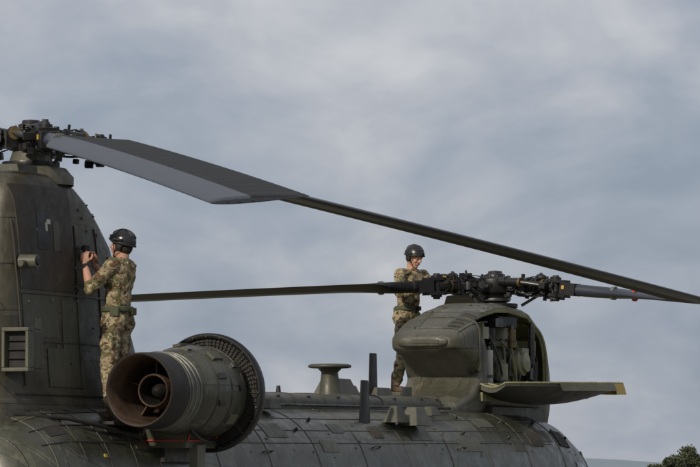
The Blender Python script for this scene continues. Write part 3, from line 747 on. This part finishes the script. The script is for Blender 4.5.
def soldier(name,loc,rz,J,headM,gloves=False,held=None,lean=0.0):
    e=empty(name,loc,rz)
    V=Vector
    P=J['pelvis'];Wt=J['waist'];Ch=J['chest'];Nk=J['neck'];Hd=V(J['head'])
    b=B(); c=M_CAMO
    tl=Matrix.Rotation(lean,3,'Y')
    b.ell(Ch,(.122,.182,.19),c,tl); b.ell(V(Ch)+V((-.02,0,.07)),(.108,.19,.11),c,tl)
    b.ell(Wt,(.118,.158,.19),c,tl); b.ell(P,(.125,.168,.14),c); b.ell(V(P)+V((.0,0,-.06)),(.122,.172,.10),c)
    b.caps(V(Nk)-V((0,0,.05)),V(Nk)+V((.005,0,.0)),.085,.062,c)
    for sd in('L','R'):
        s=1 if sd=='L' else -1
        sh,el,wr_=V(J['sh'+sd]),V(J['el'+sd]),V(J['wr'+sd])
        b.caps(V(Nk)+V((0,s*.05,-.06)),sh,.062,.070,c); b.caps(sh,el,.072,.057,c)
        e2=el+(wr_-el)*.16 if J.get('rolled') else el+(wr_-el)*.86
        b.caps(el,e2,.058,.052 if J.get('rolled') else .040,c)
        b.ell(el,(.058,.058,.055),c)
        q=(sh+el)/2; b.ell(q+V((0,s*.045,0)),(.05,.028,.06),c)
        hp,kn,an=V(J['hip'+sd]),V(J['kn'+sd]),V(J['an'+sd])
        b.caps(hp,kn,.102,.074,c); b.ell(hp+V((-.05,0,-.02)),(.085,.085,.11),c)
        b.caps(kn,kn+(an-kn)*.35,.074,.073,c); b.caps(kn+(an-kn)*.35,an+V((0,0,.03)),.073,.064,c)
        b.ell(kn+(an-kn)*.85,(.074,.072,.05),c)
        q=hp+(kn-hp)*.5; b.ell(q+V((0,s*.075,0)),(.07,.032,.09),c)
    b.ell(V(Ch)+V((.095,.08,.04)),(.03,.055,.06),c); b.ell(V(Ch)+V((.095,-.08,.04)),(.03,.055,.06),c)
    ob=b.finish('camouflage_uniform',e); voxel(ob,.011,3,(.038,.075))
    b=B(); Wb=V(J['belt'])
    ring=[Wb+V((.136*math.cos(a),.172*math.sin(a),0)) for a in [2*math.pi*k/40 for k in range(40)]]
    rs=[[p+V((0,0,dz))+(p-Wb).normalized()*off for p in ring] for dz,off in((-.026,-.02),(-.026,.006),(.026,.006),(.026,-.02))]
    b.rings(rs,M_BELT,False); b.box(Wb+V((.142,0,0)),(.016,.06,.05),M_BLACK)
    b.box(Wb+V((-.05,.162,-.03)),(.09,.04,.08),M_BELT); b.box(Wb+V((-.13,-.05,-.02)),(.04,.10,.07),M_BELT)
    b.finish('webbing_belt',e,.012)
    b=B()
    for sd in('L','R'):
        an=V(J['an'+sd]); gz=J.get('ground',0.0)
        b.caps(an+V((-.01,0,.10)),V((an.x-.02,an.y,gz+.07)),.056,.052,M_BOOT); b.ell(V((an.x+.05,an.y,gz+.045)),(.115,.048,.045),M_BOOT); b.ell(V((an.x+.12,an.y,gz+.038)),(.065,.05,.038),M_BOOT)
        b.ell(V((an.x-.045,an.y,gz+.04)),(.05,.042,.04),M_BOOT)
    ob=b.finish('boots',e); voxel(ob,.008,3)
    b=B()
    for sd in('L','R'):
        an=V(J['an'+sd]); gz=J.get('ground',0.0)
        ol=[(-.1,.0),(-.08,.035),(0,.04),(.1,.054),(.16,.045),(.19,.015),(.19,-.015),(.16,-.045),(.1,-.054),(0,-.04),(-.08,-.035)]
        b.rings([[V((an.x+x,an.y+y,gz+z)) for x,y in ol] for z in(0,.024)],M_RUB,True)
    b.finish('boot_soles',e,.004)
    b=B(); k=M_SKIN; HM=headM
    def H(x,y,z): return Hd+HM@V((x,y,z))
    b.caps(V(Nk)-V((0,0,.03)),H(-.02,0,-.06),.058,.056,k)
    b.ell(H(-.005,0,.02),(.096,.076,.105),k,HM); b.ell(H(.028,0,-.045),(.068,.060,.078),k,HM)
    b.ell(H(.062,0,-.098),(.030,.030,.024),k,HM); b.caps(H(.0,.05,-.06),H(.058,.02,-.095),.024,.02,k); b.caps(H(.0,-.05,-.06),H(.058,-.02,-.095),.024,.02,k)
    b.caps(H(.093,0,.012),H(.116,0,-.026),.0095,.014,k,10); b.caps(H(.10,.012,-.034),H(.10,-.012,-.034),.009,.009,k,10)
    b.caps(H(.084,.042,.026),H(.090,-.042,.026),.012,.012,k,10)
    b.ell(H(.068,.04,-.03),(.026,.022,.024),k,HM); b.ell(H(.068,-.04,-.03),(.026,.022,.024),k,HM)
    b.caps(H(.090,.02,-.062),H(.090,-.02,-.062),.011,.011,k,10)
    for s in(1,-1):
        b.ell(H(-.012,s*.079,-.012),(.020,.010,.033),k,HM); b.ell(H(-.018,s*.085,.0),(.012,.008,.02),k,HM)
    ob=b.finish('head',e); voxel(ob,.0048,2)
    b=B()
    for s in(1,-1):
        b.ell(H(.0845,s*.032,.004),(.010,.013,.007),M_EYEW,HM,12,8); b.ell(H(.0925,s*.032,.003),(.004,.006,.006),M_HAIR,HM,10,6)
        b.caps(H(.097,s*.018,.024),H(.088,s*.050,.026),.0045,.003,M_HAIR,8)
    b.caps(H(.1005,.018,-.058),H(.1005,-.018,-.058),.003,.003,M_LIP,8); b.caps(H(.0995,.015,-.067),H(.0995,-.015,-.067),.004,.004,M_LIP,8)
    b.finish('face_details',e)
    b=B(); b.ell(H(-.03,0,-.02),(.075,.0745,.075),M_HAIR,HM,20,12); b.finish('hair',e)
    b=B(); n=48; m=12; rs=[]
    for j in range(m+1):
        ring=[]
        for i in range(n):
            ph=2*math.pi*i/n; cf=math.cos(ph)
            lim=R(98)- (R(22) if cf>0 else R(-10))*abs(cf)**1.5
            th=max(.02,lim*j/m); fl=1+ (.03 if j==m else 0)
            ring.append(H(-.004+.130*fl*math.sin(th)*math.cos(ph),.108*fl*math.sin(th)*math.sin(ph),.030+.118*math.cos(th)))
        rs.append(ring)
    b.rings(rs,M_HELM,False); b.add(rs[0],[list(range(n))],M_HELM,True)
    b.tube(rs[-1],.007,M_RUB,6,True)
    for yy in(-.035,0,.035):
        b.tube([H(-.004+.133*math.sin(R(a))*math.sqrt(1-(yy/.11)**2),yy,.030+.120*math.cos(R(a))*math.sqrt(1-(yy/.11)**2)) for a in range(-70,60,10)],.004,M_HELM,6)
    for s in(1,-1):
        b.caps(H(.03,s*.112,.045),H(-.05,s*.110,.045),.014,.014,M_RUB,10); b.ell(H(-.012,s*.088,-.015),(.036,.016,.04),M_RUB,HM)
        b.tube([H(.045,s*.100,.02),H(.035,s*.079,-.045),H(.055,s*.04,-.103),H(.068,0,-.122)],.005,M_RUB,6)
        b.tube([H(-.06,s*.095,.01),H(-.02,s*.081,-.045),H(.035,s*.072,-.06)],.0045,M_RUB,6)
    b.box(H(.122,0,.075),(.02,.035,.03),M_RUB,HM)
    ob=b.finish('helmet',e)
    b=B()
    for sd in('L','R'):
        el,wr_=V(J['el'+sd]),V(J['wr'+sd])
        b.caps(el+(wr_-el)*.10,el+(wr_-el)*.45,.044,.040,M_SKIN); b.caps(el+(wr_-el)*.45,wr_,.040,.026,M_SKIN)
        if not gloves: hand(b,wr_,J['hd'+sd],J['pn'+sd],M_SKIN,J['curl'],J['th'+sd])
    ob=b.finish('arms_and_hands',e); voxel(ob,.0042,2)
    if gloves:
        b=B()
        for sd in('L','R'): hand(b,J['wr'+sd],J['hd'+sd],J['pn'+sd],M_GLOVE,J['curl'],J['th'+sd],1.06)
        ob=b.finish('gloved_hands',e); voxel(ob,.0042,2)
    b=B(); el,wr_=V(J['elL']),V(J['wrL']); q=wr_+(el-wr_)*.12; dd=(wr_-el).normalized()
    b.cyl(q-dd*.012,q+dd*.012,.034,.034,M_RUB,20); b.cyl(q+V((-.0,.03,0)),q+V((0,.042,0)),.022,.02,M_BLACK,16)
    if held: held(b,H)
    b.finish('wristwatch_and_tool',e,.002)
    return e

f1=math.atan2(.39,-.92)
J1=dict(pelvis=(.0,0,.99),waist=(-.01,0,1.14),chest=(-.035,0,1.33),neck=(-.055,0,1.49),head=(-.05,0,1.625),belt=(-.005,0,1.03),
 shL=(-.04,.19,1.43),elL=(.14,.27,1.21),wrL=(.245,.19,1.455),shR=(-.03,-.19,1.43),elR=(.16,-.22,1.23),wrR=(.27,-.06,1.455),
 hipL=(0,.09,.93),knL=(.03,.12,.50),anL=(-.01,.14,.12),hipR=(0,-.09,.93),knR=(.03,-.12,.50),anR=(-.01,-.15,.12),
 hdL=(.10,-.25,1),pnL=(.25,-1,0),thL=(-1,0,.2),hdR=(.05,.2,1),pnR=(.1,1,0),thR=(-1,0,.2),curl=62,rolled=True)
def held1(b,H):
    b.box((.28,.085,1.565),(.035,.09,.12),M_RUB); b.cyl((.295,.085,1.60),(.325,.085,1.60),.022,.02,M_BLACK,14)
p=W(.24,.78,2.80)
soldier('soldier',p,f1,J1,Matrix.Rotation(R(-6),3,'Y')@Matrix.Rotation(R(-4),3,'Z'),held=held1)
f2=math.atan2(-.66,.75)
J2=dict(pelvis=(-.02,0,.98),waist=(.0,0,1.13),chest=(.03,0,1.31),neck=(.05,0,1.48),head=(.085,0,1.63),belt=(-.01,0,1.02),
 shL=(.05,.20,1.42),elL=(.20,.30,1.21),wrL=(.36,.20,1.40),shR=(.04,-.20,1.42),elR=(.12,-.31,1.18),wrR=(.32,-.13,1.22),
 hipL=(-.02,.09,.93),knL=(.06,.14,.50),anL=(.0,.17,.12),hipR=(-.02,-.09,.93),knR=(.02,-.13,.50),anR=(-.04,-.18,.12),
 hdL=(.85,.1,.0),pnL=(.1,-.3,-1),thL=(0,-1,0),hdR=(.9,.3,.2),pnR=(.2,.3,-1),thR=(0,1,0),curl=48)
p=W(11.44,-.93,3.265)
soldier('soldier',p,f2,J2,Matrix.Rotation(R(20),3,'Y')@Matrix.Rotation(R(-2),3,'Z'),gloves=True,lean=.12)

# =================================================================== SETTING
def sheet(name,x0,x1,y0,y1,z,mat,n=1):
    me=bpy.data.meshes.new(name); vs=[];fs=[]
    for i in range(n+1):
        for j in range(n+1): vs.append((x0+(x1-x0)*i/n,y0+(y1-y0)*j/n,z))
    for i in range(n):
        for j in range(n): a=i*(n+1)+j; fs.append((a,a+n+1,a+n+2,a+1))
    me.from_pydata(vs,[],fs); me.materials.append(mat); o=bpy.data.objects.new(name,me); COL.objects.link(o); return o
def ground_mat(name,c1,c2,sc):
    m=bpy.data.materials.new(name); nt,b=nodes(m); tc=N(nt,'ShaderNodeTexCoord')
    n1=noise(nt,tc.outputs['Object'],sc,8,.65); n2=noise(nt,tc.outputs['Object'],sc*.02,4,.5)
    c=mixc(nt,ramp(nt,n1,[(.35,0),(.65,1)]),c1,c2); c=mixc(nt,1,c,ramp(nt,n2,[(.3,.75),(.7,1)]),'MULTIPLY')
    L(nt,c,b.inputs['Base Color']); b.inputs['Roughness'].default_value=.9
    bp=N(nt,'ShaderNodeBump'); bp.inputs['Strength'].default_value=.4; L(nt,n1,bp.inputs['Height']); L(nt,bp.outputs[0],b.inputs['Normal'])
    return m
M_GRASS=ground_mat('airfield_grass',(.06,.085,.025),(.11,.12,.045),3)
M_CONC=ground_mat('concrete_apron',(.22,.21,.19),(.30,.29,.26),2)
sheet('ground',-9000,9000,-3000,15000,0,M_GRASS)
sheet('apron',-25,25,26,62,.004,M_CONC)
M_HILL=ground_mat('hazy_hillside',(.19,.235,.285),(.22,.265,.31),.01)  # blue-grey base colour paints in the distance haze
me=bpy.data.meshes.new('hill'); vs=[];fs=[];n=200
for i in range(n+1):
    x=-3000+6000*i/n
    h=21+7*math.sin(x*.0021+1.0)+4*math.sin(x*.0071)+2*math.sin(x*.019)
    for yy,hh in((6200,0),(6600,h*.7),(7000,h),(7600,h*.5),(8200,0)): vs.append((x,yy,hh if hh else -.5))
for i in range(n):
    for j in range(4): a=i*5+j; fs.append((a,a+5,a+6,a+1))
me.from_pydata(vs,[],fs); me.materials.append(M_HILL); o=bpy.data.objects.new('hill',me); COL.objects.link(o)
for q in me.polygons: q.use_smooth=True
M_LEAF=paint('tree_foliage',(.062,.074,.034),.8,streak=False,var=.5)
M_BARK=paint('tree_bark',(.06,.045,.03),.9,streak=False)
def tree(name,x,y,h,rad,seed):
    rnd=random.Random(seed); b=B(); base=Vector((x,y,0))
    b.cyl(base,base+Vector((0,0,h*.45)),.28,.16,M_BARK,8)
    cl=[]
    for k in range(11):
        a=rnd.uniform(0,6.28); r=rnd.uniform(.2,.8)*rad; zz=h*rnd.uniform(.35,.85)
        t=base+Vector((r*math.cos(a),r*math.sin(a),zz)); b.cyl(base+Vector((0,0,h*rnd.uniform(.2,.45))),t,.10,.03,M_BARK,5)
        cl.append((t,rad*rnd.uniform(.25,.45)))
    cl.append((base+Vector((0,0,h*.78)),rad*.5)); cl.append((base+Vector((0,0,h*.5)),rad*.7))
    vs=[];fs=[]
    for c,r in cl:
        for _ in range(330):
            v=Vector((rnd.gauss(0,1),rnd.gauss(0,1),rnd.gauss(0,.8))).normalized()*r*rnd.uniform(.5,1.1)
            p=c+v
            if p.z<.3 or p.z>h: continue
            u=Vector((rnd.gauss(0,1),rnd.gauss(0,1),rnd.gauss(0,1))).normalized(); w=u.orthogonal().normalized(); s=rnd.uniform(.12,.26)
            o=len(vs); vs+=[p+u*s,p+w*s*.7,p-u*s,p-w*s*.7]; fs.append([o,o+1,o+2,o+3])
    b.add(vs,fs,M_LEAF,False); b.finish(name)
spec=[(50.5,640,5.6,2.2),(53.0,646,7.1,2.9),(56.3,640,6.8,3.0),(59.5,650,7.4,3.2),(64,655,6.0,3.4),(70,650,7.2,3.8),(49.0,655,4.0,1.8)]
for i,(x,y,h,r) in enumerate(spec): tree('tree',x,y,h,r,20+i)

# =================================================================== LIGHT, SKY, CAMERA
sd_=Vector((-.46,-.74,.48)).normalized()
elev=math.asin(sd_.z); rot=math.atan2(sd_.x,sd_.y)
sl=bpy.data.lights.new('sun','SUN'); sl.energy=3.3; sl.angle=R(3); sl.color=(1,.89,.74)
so=bpy.data.objects.new('sun',sl); COL.objects.link(so); so.rotation_euler=sd_.to_track_quat('Z','Y').to_euler(); so.location=(-20,-30,40)
w=bpy.data.worlds.new('World'); scene.world=w; w.use_nodes=True; nt=w.node_tree
bg=nt.nodes['Background']
sky=N(nt,'ShaderNodeTexSky',sky_type='NISHITA'); sky.sun_disc=False; sky.sun_elevation=elev; sky.sun_rotation=rot
tc=N(nt,'ShaderNodeTexCoord'); g=tc.outputs['Generated']
c1=noise(nt,mapping(nt,g,(13,13,24),(2.3,0,1.7)),1.0,5,.5,.5)
c2=noise(nt,mapping(nt,g,(42,42,70),(1,4,2)),1.0,5,.52,.4)
cm=math_n(nt,'ADD',math_n(nt,'MULTIPLY',c1,.78),math_n(nt,'MULTIPLY',c2,.22))
sz=N(nt,'ShaderNodeSeparateXYZ'); L(nt,g,sz.inputs[0])
grad=ramp(nt,sz.outputs[2],[(0,0),(.13,.04),(.6,.2),(1,.2)])
cm=math_n(nt,'ADD',cm,grad)
cc=ramp(nt,cm,[(.40,(.265,.31,.39)),(.50,(.335,.375,.45)),(.58,(.43,.45,.505)),(.70,(.57,.58,.61))])
vm=N(nt,'ShaderNodeVectorMath',operation='SCALE'); L(nt,cc,vm.inputs[0]); vm.inputs['Scale'].default_value=10.0
mx=mixc(nt,.93,sky.outputs[0],vm.outputs[0])
L(nt,mx,bg.inputs[0]); bg.inputs[1].default_value=.1

cam=bpy.data.cameras.new('camera'); co=bpy.data.objects.new('camera',cam); COL.objects.link(co)
co.location=(0,0,2.3); co.rotation_euler=(math.pi/2+math.atan(241.5/4100),0,0)
cam.lens=4100/700*36; cam.sensor_width=36; cam.clip_start=.5; cam.clip_end=30000
scene.camera=co
scene.view_settings.view_transform='Standard'; scene.view_settings.look='None'; scene.view_settings.exposure=0
